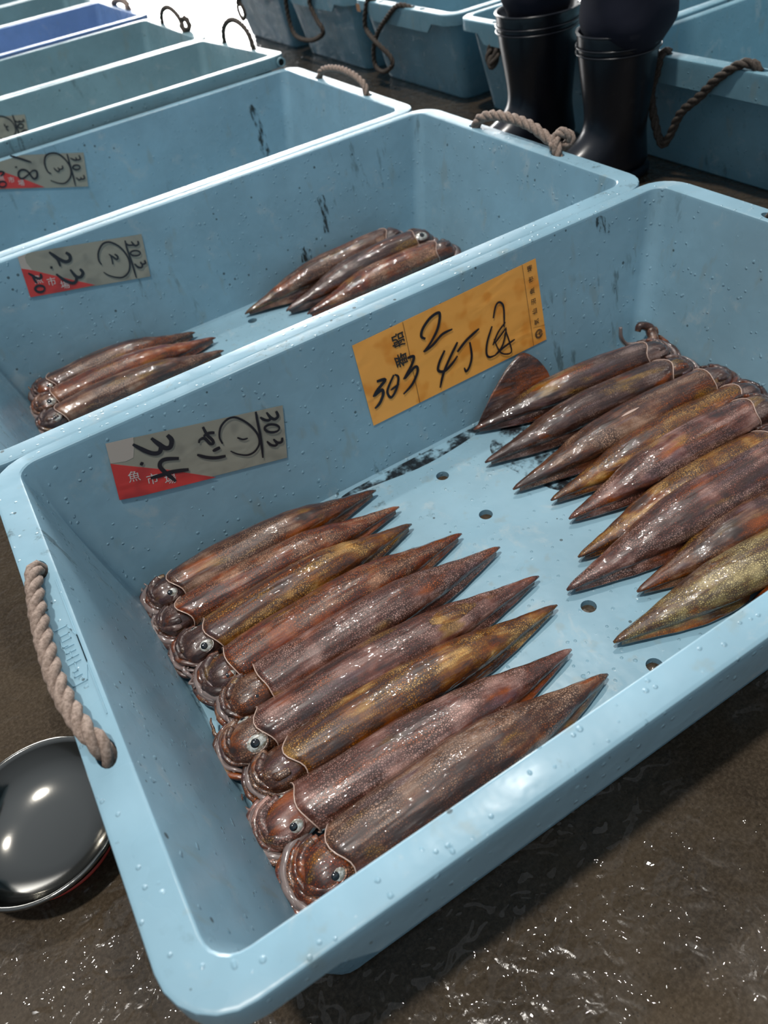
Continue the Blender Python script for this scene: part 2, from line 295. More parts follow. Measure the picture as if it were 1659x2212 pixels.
# handwriting and print on the labels, in wall coordinates (x along the wall, depth below the rim, 0.1 mm)
LABELS = {
  'l1': {'quad':[(992,169),(3228,686),(3051,1423),(834,921)],'red':[(936,428),(1128,560),(1304,678),(1538,834),(1747,992),(2045,1217),(1594,1114),(1099,1000),(834,921)],'dry':[(992,169),(1318,238),(1270,365),(1212,479),(1113,483),(940,426)],'st':[(61,[(1699,391),(1722,474),(1674,550),(1612,538),(1563,458),(1507,341)]),(57,[(1577,483),(1532,552),(1461,543),(1380,466),(1276,315)]),(41,[(1287,582),(1251,613)]),(54,[(1711,745),(1569,681),(1494,680),(1455,734),(1477,821),(1527,942),(1557,1016)]),(54,[(1766,944),(1556,872),(1430,853),(1290,826)]),(41,[(2146,488),(2150,567),(2165,638),(2193,708),(2185,755),(2150,743),(2125,674),(2098,633),(2045,635),(2019,668)]),(41,[(2255,628),(2180,600),(2107,610)]),(48,[(2249,849),(2142,852)]),(45,[(2273,995),(2145,958),(2031,890),(1940,805)]),(29,[(2297,816),(2293,711),(2356,594),(2465,536),(2565,548),(2656,637),(2734,768),(2774,910),(2756,1036),(2663,1116),(2551,1121),(2433,1047),(2357,961)]),(25,[(2506,826),(2566,884),(2633,898)]),(35,[(2856,603),(2831,749),(2805,926),(2770,1101),(2729,1258)]),(41,[(3116,717),(3118,793),(3064,814),(3017,764),(2988,675)]),(38,[(3023,775),(2980,792),(2928,758),(2885,700)]),(35,[(3073,979),(3042,989),(2998,983),(2952,963),(2915,932),(2894,899),(2894,870),(2916,853),(2954,851),(2999,864),(3043,890),(3073,923),(3084,955),(3073,979)]),(38,[(3076,1107),(3048,1162),(2988,1142),(2953,1072)]),(35,[(2988,1142),(2959,1173),(2897,1136),(2859,1058)])],'txt':[('魚',(1120,707)),('市',(1307,845)),('場',(1507,951))],'ts':151},
  'l2': {'quad':[(1262,14),(1500,14),(3430,356),(3287,1109),(1144,703)],'red':[(1226,205),(1384,293),(1670,491),(1993,711),(2272,897),(1680,800),(1144,703)],'dry':[(1262,14),(1416,14),(1369,58),(1352,153),(1384,293),(1226,205)],'st':[(58,[(2038,207),(2080,268),(2052,345),(1969,350),(1885,268),(1824,177),(1781,106)]),(42,[(1839,200),(1859,284),(1850,394)]),(42,[(1710,338),(1690,379)]),(55,[(2145,545),(2165,623),(2099,679),(2026,643),(1983,498)]),(55,[(2033,646),(1989,719),(1914,726),(1813,636),(1725,488)]),(42,[(1483,390),(1464,453),(1402,448),(1344,374),(1297,313)]),(42,[(1344,391),(1344,461),(1355,518)]),(42,[(1421,666),(1393,680),(1356,681),(1320,670),(1293,647),(1280,620),(1286,594),(1308,575),(1341,567),(1378,572),(1411,590),(1432,615),(1435,643),(1421,666)]),(32,[(2535,607),(2519,521),(2567,397),(2678,297),(2777,279),(2869,320),(2966,432),(3024,595),(3019,754),(2940,889),(2812,943),(2695,909),(2581,830),(2510,741)]),(32,[(2826,515),(2862,572),(2828,614),(2782,553),(2731,482)]),(26,[(2752,516),(2741,601),(2723,674)]),(32,[(3102,357),(3074,523),(3064,716),(3044,891),(3026,1041)]),(35,[(3318,440),(3303,497),(3235,500),(3200,408)]),(32,[(3239,492),(3190,475),(3125,452),(3090,405)]),(32,[(3265,668),(3237,677),(3197,675),(3156,662),(3122,641),(3104,616),(3105,594),(3126,579),(3161,575),(3202,583),(3241,600),(3268,624),(3277,648),(3265,668)]),(35,[(3296,796),(3291,852),(3226,847),(3215,798)]),(35,[(3234,850),(3194,899),(3131,867),(3097,792)])],'txt':[('魚',(1402,465)),('市',(1597,576)),('場',(1785,705))],'ts':153},
  'l3': {'quad':[(1700,14),(2540,14),(3920,361),(3704,1079),(1560,487)],'red':[(1640,110),(1975,190),(2072,261),(2398,510),(2742,794),(1797,530),(1560,487)],'dry':[],'st':[(44,[(2327,-38),(2504,77),(2704,220)]),(52,[(2339,201),(2339,231)]),(44,[(2527,436),(2367,479),(2303,427),(2340,332),(2444,305),(2536,371),(2586,546),(2676,542),(2726,428),(2653,389),(2527,436)]),(40,[(1850,173),(2006,214),(2028,258),(1923,289)]),(40,[(1956,498),(1925,515),(1886,519),(1848,509),(1820,488),(1808,460),(1815,432),(1839,410),(1875,400),(1914,403),(1948,419),(1969,444),(1972,473),(1956,498)]),(36,[(3016,570),(2958,499),(2970,332),(3063,190),(3214,167),(3366,237),(3467,416),(3479,613),(3395,762),(3236,845),(3087,810),(2931,696)]),(32,[(3331,478),(3308,540),(3233,535),(3216,487)]),(32,[(3233,535),(3196,575),(3150,535),(3125,468)]),(36,[(3545,279),(3511,472),(3475,721),(3423,980)]),(36,[(3791,383),(3786,468),(3710,462),(3700,399)]),(36,[(3710,462),(3661,456),(3573,383)]),(40,[(3693,646),(3665,659),(3627,660),(3588,650),(3558,631),(3542,606),(3546,583),(3567,565),(3601,558),(3640,562),(3676,578),(3700,600),(3706,625),(3693,646)]),(36,[(3709,810),(3692,887),(3624,877),(3626,833)]),(36,[(3624,877),(3558,874),(3516,810)])],'txt':[('魚',(1928,322)),('市',(2116,429)),('場',(2290,551))],'ts':135},
  'l4': {'quad':[(1917,174),(3644,492),(3466,1168),(1633,896)],'red':[(1788,510),(2000,621),(2469,1036),(1633,896)],'dry':[(1917,174),(2210,230),(2093,346),(1870,359)],'st':[(35,[(2862,339),(2967,350),(3101,412),(3221,559),(3229,764),(3135,892),(2954,969),(2825,945),(2702,859)]),(45,[(3315,420),(3287,678),(3248,976),(3240,1064)]),(35,[(2997,560),(2992,634),(3076,650)]),(35,[(3011,640),(2996,724),(3038,741)]),(37,[(3534,581),(3544,635),(3454,628),(3405,584)]),(37,[(3454,628),(3373,621),(3307,557)]),(40,[(3458,768),(3431,784),(3396,788),(3362,780),(3337,762),(3326,738),(3331,713),(3353,693),(3385,683),(3420,685),(3451,698),(3469,720),(3472,745),(3458,768)]),(45,[(3308,915),(3440,862),(3499,904),(3371,998)]),(45,[(3308,915),(3388,1010)])],'txt':[],'ts':148},
  'or': {'quad':[(4410,324),(7551,259),(7593,1550),(4412,1574)],'red':[],'dry':[],'st':[(47,[(4627,955),(4760,986),(4612,1076),(4517,1149)]),(47,[(4540,1145),(4668,1107),(4675,1177),(4589,1282),(4497,1326)]),(39,[(4907,975),(4787,1104),(4744,1187),(4785,1279),(4894,1194),(4966,1041),(4917,976)]),(35,[(4952,1138),(4802,1172)]),(43,[(5170,829),(5274,850),(5203,964),(5037,1104)]),(43,[(5059,1103),(5259,1004),(5285,1081),(5160,1231),(4984,1318)]),(43,[(5511,677),(5456,615),(5505,519),(5634,428),(5761,396),(5812,432),(5735,613),(5580,765),(5439,848)]),(39,[(5450,849),(5614,809),(5788,723),(5969,716)]),(43,[(5780,969),(5661,1101),(5614,1214),(5716,1270),(5866,1210),(5973,1137)]),(43,[(6014,936),(5825,1131),(5687,1299),(5588,1487)]),(43,[(5981,1078),(6168,969),(6411,887)]),(39,[(6216,1020),(6210,1233),(6148,1374),(6073,1431),(6049,1363)]),(31,[(6677,834),(6743,682),(6814,640),(6879,715),(6867,890),(6842,1042)]),(35,[(6635,942),(6516,1134),(6469,1302),(6509,1386),(6632,1403)]),(31,[(6608,1403),(6770,1303),(6879,1078)]),(31,[(6601,1232),(6724,1076),(6877,975)]),(24,[(6858,1090),(6896,1272),(6915,1459),(6828,1471),(6708,1382),(6634,1142)]),(35,[(6621,1398),(6788,1342),(7002,1301)]),(31,[(6640,1217),(6882,1059)]),(6,[(5218,308),(5208,1570)]),(6,[(7295,262),(7331,1549)]),(4,[(7365,1265),(7591,1304)])],'txt':[('番',(5070,816)),('船',(5092,523)),('気',(7439,1196)),('仙',(7428,1026)),('沼',(7425,867)),('魚',(7423,702)),('市',(7424,526)),('場',(7423,360))],'ts':215,'logo':(7460,1399)},
}
# ---------------------------------------------------------------- crates
def loop_pts(hx, hy, r, z, zfun=None, nc=6):
    out = []
    r = max(r, 0.001)
    sides = [((1, -1), (1, 1)), ((1, 1), (-1, 1)), ((-1, 1), (-1, -1)), ((-1, -1), (1, -1))]
    offs = [0.0, 0.028, 0.050, 0.075]
    for (a, b) in sides:
        A = Vector((a[0] * hx, a[1] * hy)); B = Vector((b[0] * hx, b[1] * hy)); d = (B - A).normalized(); L = (B - A).length
        ts = [r + o for o in offs] + [L * 0.35, L * 0.5, L * 0.65] + [L - r - o for o in reversed(offs)]
        for i, t in enumerate(ts):
            zz = z
            if zfun is not None: zz = zfun(0 if i in (0, 1, len(ts) - 1, len(ts) - 2) else (0.5 if i in (2, len(ts) - 3) and False else (0 if i in (2, len(ts) - 3) else 1)))
            p = A + d * t; out.append((p.x, p.y, zz))
        # corner arc at B
        nx = Vector((-d.y, d.x)); c = B - d * r + nx * r
        for k in range(1, nc):
            th = (PI / 2) * k / nc
            p = c - nx * (r * math.cos(th)) + d * (r * math.sin(th))
            out.append((p.x, p.y, zfun(0) if zfun else z))
    return out
def crate(label, x0, y0, W, mat, z_near=0.0, z_far=0.0, bot=0.052, group=None, extra_port=False):
    L = 1.0; hx, hy = L / 2, W / 2
    tilt = math.atan2(z_far - z_near, W)
    t = thing('fish_crate', label, 'crate', (x0 + hx, y0 + hy, (z_near + z_far) / 2), 0, group)
    t.rotation_euler = (tilt, 0, 0)
    bm = bmesh.new()
    def ring(o, z, r, oy=None, zfun=None):
        if oy is None and o > 0.02:          # the long rims are a little narrower than the ends
            on, of = o * 0.92, o * 0.62
            return [bm.verts.new((p[0], p[1] + (of - on) / 2, p[2])) for p in loop_pts(hx + o, hy + (on + of) / 2, r, z, zfun)]
        return [bm.verts.new(p) for p in loop_pts(hx + o, hy + (o if oy is None else oy), r, z, zfun)]
    def bridge(a, b):
        n = len(a)
        for k in range(n): bm.faces.new((a[k], a[(k + 1) % n], b[(k + 1) % n], b[k]))
    sy = bot * 0.7
    rings = [ring(-bot - 0.004, 0.009, 0.020, -sy - 0.004), ring(-bot, 0.013, 0.022, -sy), ring(-bot * 0.5, RIM * 0.5, 0.022, -sy * 0.5), ring(-0.0006, RIM - 0.0045, 0.022),
             ring(0.0006, RIM - 0.0014, 0.024), ring(0.0030, RIM, 0.027)]
    for a, b in zip(rings, rings[1:]): bridge(a, b)
    top_in = rings[-1]
    o_rings = [ring(0.0300, RIM, 0.048), ring(0.0332, RIM - 0.0014, 0.050), ring(0.0343, RIM - 0.0050, 0.052),
               ring(0.0345, RIM - 0.05, 0.052, zfun=lambda k: RIM - (0.052 if k else 0.028)),
               ring(0.0300, RIM - 0.05, 0.048, zfun=lambda k: RIM - (0.052 if k else 0.028)), ring(0.0290, RIM - 0.010, 0.048), ring(0.0055, RIM - 0.012, 0.030),
               ring(-bot + 0.007, 0.004, 0.028, -sy + 0.007), ring(-bot + 0.001, 0.0, 0.024, -sy + 0.001)]
    for a, b in zip(o_rings, o_rings[1:]): bridge(a, b)
    def ell(cx, cy, rx, ry, z, n=18): return [bm.verts.new((cx + rx * math.cos(2 * PI * k / n), cy + ry * math.sin(2 * PI * k / n), z)) for k in range(n)]
    def loop_edges(vs):
        es = []
        for k in range(len(vs)):
            e = bm.edges.get((vs[k], vs[(k + 1) % len(vs)]))
            es.append(e or bm.edges.new((vs[k], vs[(k + 1) % len(vs)])))
        return es
    # rim top with four rope holes
    es = loop_edges(top_in) + loop_edges(o_rings[0]); holes = []
    for sxn in (-1, 1):
        for sg in (-1, 1):
            h = ell(sxn * (hx + 0.0155), sg * 0.12, 0.0085, 0.0150, RIM); es += loop_edges(h); holes.append(h)
    bmesh.ops.triangle_fill(bm, use_beauty=True, edges=es)
    for h in holes:
        lo = [bm.verts.new((v.co.x, v.co.y, RIM - 0.016)) for v in h]; bridge(h, lo)
    # drained floor
    ef = loop_edges(rings[0]); eb = loop_edges(o_rings[-1]); 
    for dy in (-0.335, -0.165, 0.165, 0.335):
        a = ell(0, dy * W, 0.0095, 0.0095, 0.009, 20); b = ell(0, dy * W, 0.0095, 0.0095, 0.0, 20)
        ef += loop_edges(a); eb += loop_edges(b); bridge(a, b)
    bmesh.ops.triangle_fill(bm, use_beauty=True, edges=ef); bmesh.ops.triangle_fill(bm, use_beauty=True, edges=eb)
    for f in bm.faces: f.smooth = True
    bmesh.ops.recalc_face_normals(bm, faces=bm.faces)
    tub = from_bm('tub', bm, mat, t)
    tub.data.set_sharp_from_angle(angle=math.radians(32))
    md = tub.modifiers.new('edge_normals', 'WEIGHTED_NORMAL'); md.keep_sharp = True
    if extra_port:
        bm = bmesh.new(); P = [Vector((hx + 0.008, -hy - 0.0345 - d, RIM - 0.018)) for d in (0.0, 0.004)]
        prev = None
        prof = [(0.0115, 0.0), (0.0115, 0.004), (0.0085, 0.005), (0.0080, 0.001)]
        for r, d in prof:
            rg = [bm.verts.new((hx + 0.008 + r * math.cos(2 * PI * k / 20), -hy - 0.0338 - d, RIM - 0.016 + r * math.sin(2 * PI * k / 20))) for k in range(20)]
            if prev:
                for k in range(20): bm.faces.new((prev[k], prev[(k + 1) % 20], rg[(k + 1) % 20], rg[k]))
            prev = rg
        po = from_bm('rim_port', bm, mat, t)
        bm = bmesh.new(); vs = [bm.verts.new((hx + 0.008 + 0.0082 * math.cos(2 * PI * k / 20), -hy - 0.0350, RIM - 0.016 + 0.0082 * math.sin(2 * PI * k / 20))) for k in range(20)]
        bm.faces.new(vs); from_bm('port_opening', bm, M_black, po)
    t['W'] = W
    return t
def rope(name, pts, r, mat, parent, n=10, strands=3, pitch=6.5):
    P = crom(pts, n); F = frames(P); bm = bmesh.new()
    d = [0.0]
    for a, b in zip(P, P[1:]): d.append(d[-1] + (b - a).length)
    # resample for smooth helices
    tot = d[-1]; N = max(24, int(tot / (r * 0.8))); Q = []
    j = 0
    for i in range(N + 1):
        s = tot * i / N
        while j < len(d) - 2 and d[j + 1] < s: j += 1
        u = (s - d[j]) / max(1e-9, d[j + 1] - d[j]); Q.append(P[j].lerp(P[j + 1], u))
    F = frames(Q)
    for k in range(strands):
        H = []
        for i, q in enumerate(Q):
            ph = 2 * PI * (tot * i / N) / (pitch * r) + 2 * PI * k / strands
            t_, n_, b_ = F[i]; H.append(q + n_ * (0.50 * r * math.cos(ph)) + b_ * (0.50 * r * math.sin(ph)))
        tube_into(bm, H, 0.56 * r, 7)
    return from_bm(name, bm, mat, parent)
# ---------------------------------------------------------------- labels
KS = 0.152
def wall_pt(cr, x, h, off=0.0):
    """point on the inner far wall of a crate, x from its inner left edge, h below the rim (1e-4 m)"""
    W = cr['W']; n = Vector((0, -1, KS)).normalized()
    return Vector((x * 1e-4 - cr['x0'] - 0.5, W / 2 - KS * h * 1e-4, RIM - h * 1e-4)) + n * off
def patch(cr, name, poly, off, mat, parent):
    bm = bmesh.new(); top = [bm.verts.new(wall_pt(cr, x, h, off)) for x, h in poly]
    bm.faces.new(top)
    bot = [bm.verts.new(wall_pt(cr, x, h, off - 0.0003)) for x, h in poly]
    for k in range(len(top)): bm.faces.new((top[k], top[(k + 1) % len(top)], bot[(k + 1) % len(top)], bot[k]))
    bmesh.ops.triangulate(bm, faces=[f for f in bm.faces if len(f.verts) > 4])
    return from_bm(name, bm, mat, parent, smooth=False)
def strokes(cr, name, sts, off, mat, parent):
    bm = bmesh.new(); n = Vector((0, -1, KS)).normalized()
    for i, (wd, pts) in enumerate(sts):
        P = [wall_pt(cr, x, h, off + 0.00002 * i) for x, h in pts]
        P = crom(P, 6) if len(P) > 2 else [P[0].lerp(P[1], k / 4) for k in range(5)]
        m = len(P); A = []
        for k in range(m):
            t = (P[min(k + 1, m - 1)] - P[max(k - 1, 0)]).normalized(); s = t.cross(n)
            u = k / (m - 1); q = wd * 1e-4 * 0.5 * (0.75 + 0.25 * min(1, 6 * u)) * (1.0 - 0.45 * max(0, (u - 0.8) / 0.2))
            if wd < 8: q = wd * 1e-4 * 0.5
            A.append((bm.verts.new(P[k] + s * q), bm.verts.new(P[k] - s * q)))
        for k in range(m - 1): bm.faces.new((A[k][0], A[k + 1][0], A[k + 1][1], A[k][1]))
    return from_bm(name, bm, mat, parent, smooth=False)
def text_print(cr, name, chars, size, ex, eh, off, mat, parent, bold=0.0):
    """printed characters; ex/eh: character right and down directions in wall (x, h)"""
    bm = bmesh.new()
    for ch, (x, h) in chars:
        cu = bpy.data.curves.new('glyph', 'FONT'); cu.body = ch; cu.size = 1.0; cu.align_x = 'CENTER'; cu.align_y = 'CENTER'; cu.resolution_u = 2
        ob = bpy.data.objects.new('glyph', cu); COL.objects.link(ob); bpy.context.view_layer.update()
        me = bpy.data.meshes.new_from_object(ob.evaluated_get(bpy.context.evaluated_depsgraph_get()))
        xs = [v.co.x for v in me.vertices] or [0]; ys = [v.co.y for v in me.vertices] or [0]
        mx, my = (min(xs) + max(xs)) / 2, (min(ys) + max(ys)) / 2
        for q, (jx, jy) in enumerate(((0, 0),) if not bold else ((-bold, 0), (bold, 0), (0, bold), (0, -bold))):
            V = [bm.verts.new(wall_pt(cr, x + size * ((v.co.x + jx - mx) * ex[0] - (v.co.y + jy - my) * eh[0]), h + size * ((v.co.x + jx - mx) * ex[1] - (v.co.y + jy - my) * eh[1]), off + q * 0.00003)) for v in me.vertices]
            for f in me.polygons:
                try: bm.faces.new([V[i] for i in f.vertices])
                except ValueError: pass
        bpy.data.objects.remove(ob); bpy.data.curves.remove(cu); bpy.data.meshes.remove(me)
    return from_bm(name, bm, mat, parent, smooth=False)
def grey_label(cr, key, dirang=13.0):
    d = LABELS[key]
    b = patch(cr, 'paper_label', d['quad'], 0.0010, M_grey, cr); b['label'] = 'wet grey paper label with a red corner and black handwriting'
    if d['dry']: patch(cr, 'dry_corner', d['dry'], 0.0012, M_dry, b)
    if d['red']: patch(cr, 'red_band', d['red'], 0.0014, M_red, b)
    a = math.radians(dirang); ex = (math.cos(a), math.sin(a)); eh = (-math.sin(a), math.cos(a))
    if d['txt']: text_print(cr, 'printed_text', d['txt'], d['ts'] * 1.05, ex, eh, 0.0016, M_white, b)
    strokes(cr, 'handwriting', d['st'], 0.0018, M_ink, b)
    return b
# ---------------------------------------------------------------- squid
def squid(label, group, opening, tip, R, sk, seed, base_z, eye_side=-1, curl=-1, tip_z=0.010, fin_up=0.0, lift=0.0, head_sk=None, arms=7, eye=1.0, armlen=1.0, headlen=1.0, Lh=None, bend=0.0, finw=1.0, spots=()):
    rnd = random.Random(seed)
    ax, ay = opening; bx, by = tip
    Lm = math.hypot(bx - ax, by - ay); ang = math.atan2(by - ay, bx - ax)
    t = thing('spear_squid', label, 'squid', (ax, ay, base_z), ang, group)
    hs = SK[head_sk or 'dark']; body = SK[sk]
    H = 0.80 * R
    def wid(u):
        P = [(0, .96), (.06, 1.0), (.2, 1.04), (.42, 1.04), (.55, .97), (.66, .82), (.76, .60), (.86, .38), (.94, .225), (.985, .125), (1.0, .05)]
        for (a, p), (b, q) in zip(P, P[1:]):
            if u <= b:
                s = (u - a) / (b - a); s = s * s * (3 - 2 * s) * 0.4 + s * 0.6
                return (p + (q - p) * s) * R
        return P[-1][1] * R
    def hgt(u):
        return wid(u) * 0.78
    def cz(u):
        return hgt(u) * 0.97 + (tip_z - 0.004) * max(0, (u - 0.75) / 0.25) + lift * (1 - u)
    def cy(u): return bend * math.sin(PI * u)
    wob = [(rnd.uniform(0, 6.3), rnd.uniform(8, 20), rnd.uniform(1, 3)) for _ in range(4)]
    NS, NA = 46, 28
    bm = bmesh.new(); rings = []
    for i in range(NS + 1):
        u = i / NS; u = u if u < 1 else 1.0
        rg = []
        for k in range(NA):
            th = 2 * PI * k / NA
            cc, ss = math.cos(th), math.sin(th)
            wv = 1 + 0.018 * sum(math.sin(a + b * u + c * th) for a, b, c in wob) * (1 - u)
            # ridge on the back and flattened belly
            y = wid(u) * (abs(cc) ** 0.92) * (1 if cc > 0 else -1) * wv; z = hgt(u) * ss * (0.86 if ss < 0 else 1.0) * wv
            x = u * Lm
            if i <= 3:
                lobe = max(0, ss) ** 6 * 0.008 + 0.0025 * math.sin(3 * th + wob[0][0])
                x -= lobe * (1 - i / 4)
            rg.append(bm.verts.new((x, y + cy(u), max(0.0006, cz(u) + z))))
        rings.append(rg)
    for a, b in zip(rings, rings[1:]):
        for k in range(NA): bm.faces.new((a[k], a[(k + 1) % NA], b[(k + 1) % NA], b[k]))
    bm.faces.new(rings[-1])
    edgeP = [v.co.copy() for v in rings[0]]
    inner = []
    for j, (dx, s) in enumerate(((0.0, 0.93), (0.025, 0.80))):
        rg = [bm.verts.new((v.co.x + dx, (v.co.y - cy(0)) * s + cy(0), cz(0) + (v.co.z - cz(0)) * s)) for v in rings[0]]
        src = rings[0] if j == 0 else inner
        for k in range(NA): bm.faces.new((rg[k], rg[(k + 1) % NA], src[(k + 1) % NA], src[k]))
        inner = rg
    bm.faces.new(inner)
    mantle = from_bm('mantle', bm, body, t)
    bm = bmesh.new(); tube_into(bm, edgeP, 0.0008, 6, closed=True); from_bm('mantle_edge', bm, M_edge, mantle)
    # tail fins
    for sg in (-1, 1):
        bm = bmesh.new(); NU, NV = 22, 6; grid = []
        up = fin_up if sg == (1 if ang < 1.5 and ang > -1.5 else -1) else 0.0
        for i in range(NU + 1):
            u = 0.50 + 0.475 * i / NU; v0 = i / NU
            ext = R * (0.22 if up == 0 else 2.3) * finw * math.sin(PI * min(1, v0 * 1.02)) ** 0.75 * (1 - 0.15 * v0) * (1.15 - 0.5 * abs(v0 - 0.4))
            row = []
            for j in range(NV + 1):
                s = j / NV; y0 = wid(u) * 0.90; z0 = cz(u) - hgt(u) * 0.15
                if up == 0:
                    y = y0 + ext * s; z = max(0.0016, z0 * (1 - s * 0.85) + 0.0015 * math.sin(14 * u + seed + 3 * s))
                else:
                    y = y0 * 0.85 + ext * s * math.cos(up); z = cz(u) + hgt(u) * 0.3 + ext * s * math.sin(up)
                row.append((u * Lm - (0.0 if up == 0 else 0.25 * ext * s), sg * y + cy(u), z))
            grid.append(row)
        V = [[bm.verts.new(p) for p in r] for r in grid]
        V2 = [[bm.verts.new((p[0], p[1], p[2] - 0.0011)) for p in r] for r in grid]
        for i in range(NU):
            for j in range(NV):
                bm.faces.new((V[i][j], V[i + 1][j], V[i + 1][j + 1], V[i][j + 1])); bm.faces.new((V2[i][j], V2[i][j + 1], V2[i + 1][j + 1], V2[i + 1][j]))
            bm.faces.new((V[i][NV], V[i + 1][NV], V2[i + 1][NV], V2[i][NV]))
        from_bm('fin', bm, body if up == 0 else SK['dark'], t)
    # head
    HL = 0.040 * headlen
    hr = R * 0.93; hh = R * 0.66; zc = hh * 1.02 + lift
    bm = bmesh.new(); rings = []
    prof = [(0.014, .70), (0.004, .84), (-0.1, .90), (-0.30, .97), (-0.50, 1.0), (-0.72, .93), (-0.90, .78), (-1.05, .52), (-1.12, .25)]
    for i, (q, s) in enumerate(prof):
        x = q if i < 2 else q * HL
        rings.append([bm.verts.new((x, hr * s * math.cos(2 * PI * k / 22) + curl * 0.004 * max(0, -q), max(0.001, zc + hh * s * math.sin(2 * PI * k / 22) * (1.1 if math.sin(2 * PI * k / 22) > 0 else 0.95)))) for k in range(22)])
    for a, b in zip(rings, rings[1:]):
        for k in range(22): bm.faces.new((a[k], a[(k + 1) % 22], b[(k + 1) % 22], b[k]))
    bm.faces.new(rings[0]); bm.faces.new(rings[-1])
    head = from_bm('head', bm, hs, t)
    md = head.modifiers.new('smooth', 'SUBSURF'); md.levels = 1; md.render_levels = 1
    for sg in (-1, 1):
        es = 0.0102 * eye
        if sg != eye_side: es *= 0.55
        c = Vector((-HL * 0.42, sg * hr * 0.62, zc + hh * 0.66)); n = Vector((-0.05, sg * 0.50, 0.86)).normalized()
        tx = Vector((1, 0, 0)); tx = (tx - n * tx.dot(n)).normalized(); ty = n.cross(tx)
        def blob(name, cen, r1, r2, r3, mat, par):
            bm = bmesh.new(); bmesh.ops.create_uvsphere(bm, u_segments=20, v_segments=12, radius=1)
            for v in bm.verts:
                q = v.co.copy(); v.co = cen + tx * (q.x * r1) + ty * (q.y * r2) + n * (q.z * r3)
            return from_bm(name, bm, mat, par)
        e = blob('eye', c, es * 1.12, es * 0.80, es * 0.42, M_silver, t); e['label'] = 'silvery eye with a black pupil'
        blob('pupil', c + n * es * 0.24, es * 0.50, es * 0.46, es * 0.27, M_pupil, e)
        bm = bmesh.new(); P = [c + tx * (math.cos(a) * es * 1.15) + ty * (math.sin(a) * es * 0.83) + n * es * 0.06 for a in [2 * PI * k / 24 for k in range(24)]]
        tube_into(bm, P, es * 0.13, 6, closed=True); from_bm('eyelid', bm, hs, e)
    # arms: folded tightly round the head in nested bands
    c0 = -HL * 0.40
    for a in range(arms):
        q = a % 5
        rx = HL * 0.56 + 0.0050 * q * armlen; ry = hr * 0.66 + 0.0052 * q * armlen
        side = curl if (a < 5 or rnd.random() < .5) else -curl
        th0 = rnd.uniform(1.7, 2.4) - (0.5 if a >= 5 else 0); th1 = rnd.uniform(4.2, 5.3)
        zt = zc + hh * (0.72 - 0.26 * q) + rnd.uniform(-.001, .002)
        P = []
        for k in range(9):
            th = th0 + (th1 - th0) * k / 8
            P.append((c0 + rx * math.cos(th) + rnd.uniform(-.0008, .0008), -side * ry * math.sin(th) * (1 if True else 1), max(0.0045, zt * (1 - 0.35 * k / 8) + rnd.uniform(-.0012, .0012))))
        bm = bmesh.new(); r0 = rnd.uniform(.0045, .0060) * (R / 0.028)
        ph = rnd.uniform(0, 6)
        tube_into(bm, crom(P, 5), lambda u: r0 * (0.45 + 0.55 * math.sin(PI * min(1, u * 1.6 + .12))) * (1 - 0.75 * max(0, u - .35)) * (1 + .06 * math.sin(40 * u + ph)) + 0.0004 if u < .45 else r0 * (1 - 0.75 * (u - .35)) * (1 + .06 * math.sin(40 * u + ph)) * max(.12, 1 - max(0, u - .7) / .33) + .0004, 9, flat=0.75)
        from_bm('arm', bm, hs if a % 5 != 3 else M_membrane, t)
    for a in range(4):
        # loose arm tips and tentacle ends crowded against the crate wall
        x = -HL * rnd.uniform(1.05, 1.30); y = hr * rnd.uniform(-1.1, 1.1); z = rnd.uniform(.007, .020); P = []
        dd = rnd.choice((-1, 1))
        for k in range(7):
            P.append((x + rnd.uniform(-.004, .004), y + dd * .006 * k, max(.0045, z + rnd.uniform(-.003, .003)))); 
        bm = bmesh.new(); r0 = rnd.uniform(.003, .0045)
        tube_into(bm, crom(P, 4), lambda u: r0 * (1 - .7 * u), 7, flat=.8); from_bm('tentacle', bm, hs if a % 3 else M_membrane, t)
    for (u, sd, sl, sw, kind) in spots:
        # torn or faded patch lying on the back
        bm = bmesh.new(); n1, n2 = 14, 6; G = []
        for i in range(n1 + 1):
            row = []
            for j in range(n2 + 1):
                uu = u + sl * (i / n1 - .5); wj = (j / n2 - .5) * sw * math.sin(PI * min(.98, max(.04, i / n1))) ** .6
                th = PI / 2 + sd + wj; row.append(bm.verts.new((uu * Lm, (wid(uu) * 1.012 + .0004) * math.cos(th) + cy(uu), cz(uu) + (hgt(uu) * 1.012 + .0004) * math.sin(th))))
            G.append(row)
        for i in range(n1):
            for j in range(n2): bm.faces.new((G[i][j], G[i + 1][j], G[i + 1][j + 1], G[i][j + 1]))
        from_bm('skin_patch', bm, SK[kind] if kind in SK else M_edge, mantle)
    return t
# ---------------------------------------------------------------- left row of crates
LROW = 'crates in the near row'
def lc(label, x0, y0, yf, mat, **k):
    c = crate(label, x0, y0, yf - y0, mat, group=LROW, **k); c['x0'] = x0; return c
c1 = lc('nearest pale blue fish crate, holding two facing ranks of squid and an orange label', 0.0, 0.0, 0.617, M_crate)
c2 = lc('second pale blue crate from the front, a few squid at each end of its floor', -0.025, 0.668, 1.250, M_crate)
c3 = lc('third crate from the front, empty looking, grey label marked 1.8 inside', -0.043, 1.302, 1.861, M_crate)
c4 = lc('fourth crate from the front, its near rim raised on the crate before it', -0.046, 1.914, 2.450, M_crate_far, z_near=0.027, z_far=0.0, extra_port=True)
c5 = lc('fifth crate from the front, just before the bright blue one', -0.044, 2.514, 3.050, M_crate_far, z_near=0.0, z_far=0.0)
c6 = lc('bright blue crate, the only strongly blue one in the near row', -0.036, 3.128, 3.714, M_crate_blue, z_near=0.006, z_far=0.0, extra_port=True)
c7 = lc('green-blue crate directly behind the bright blue one', -0.040, 3.785, 4.300, M_crate_far)
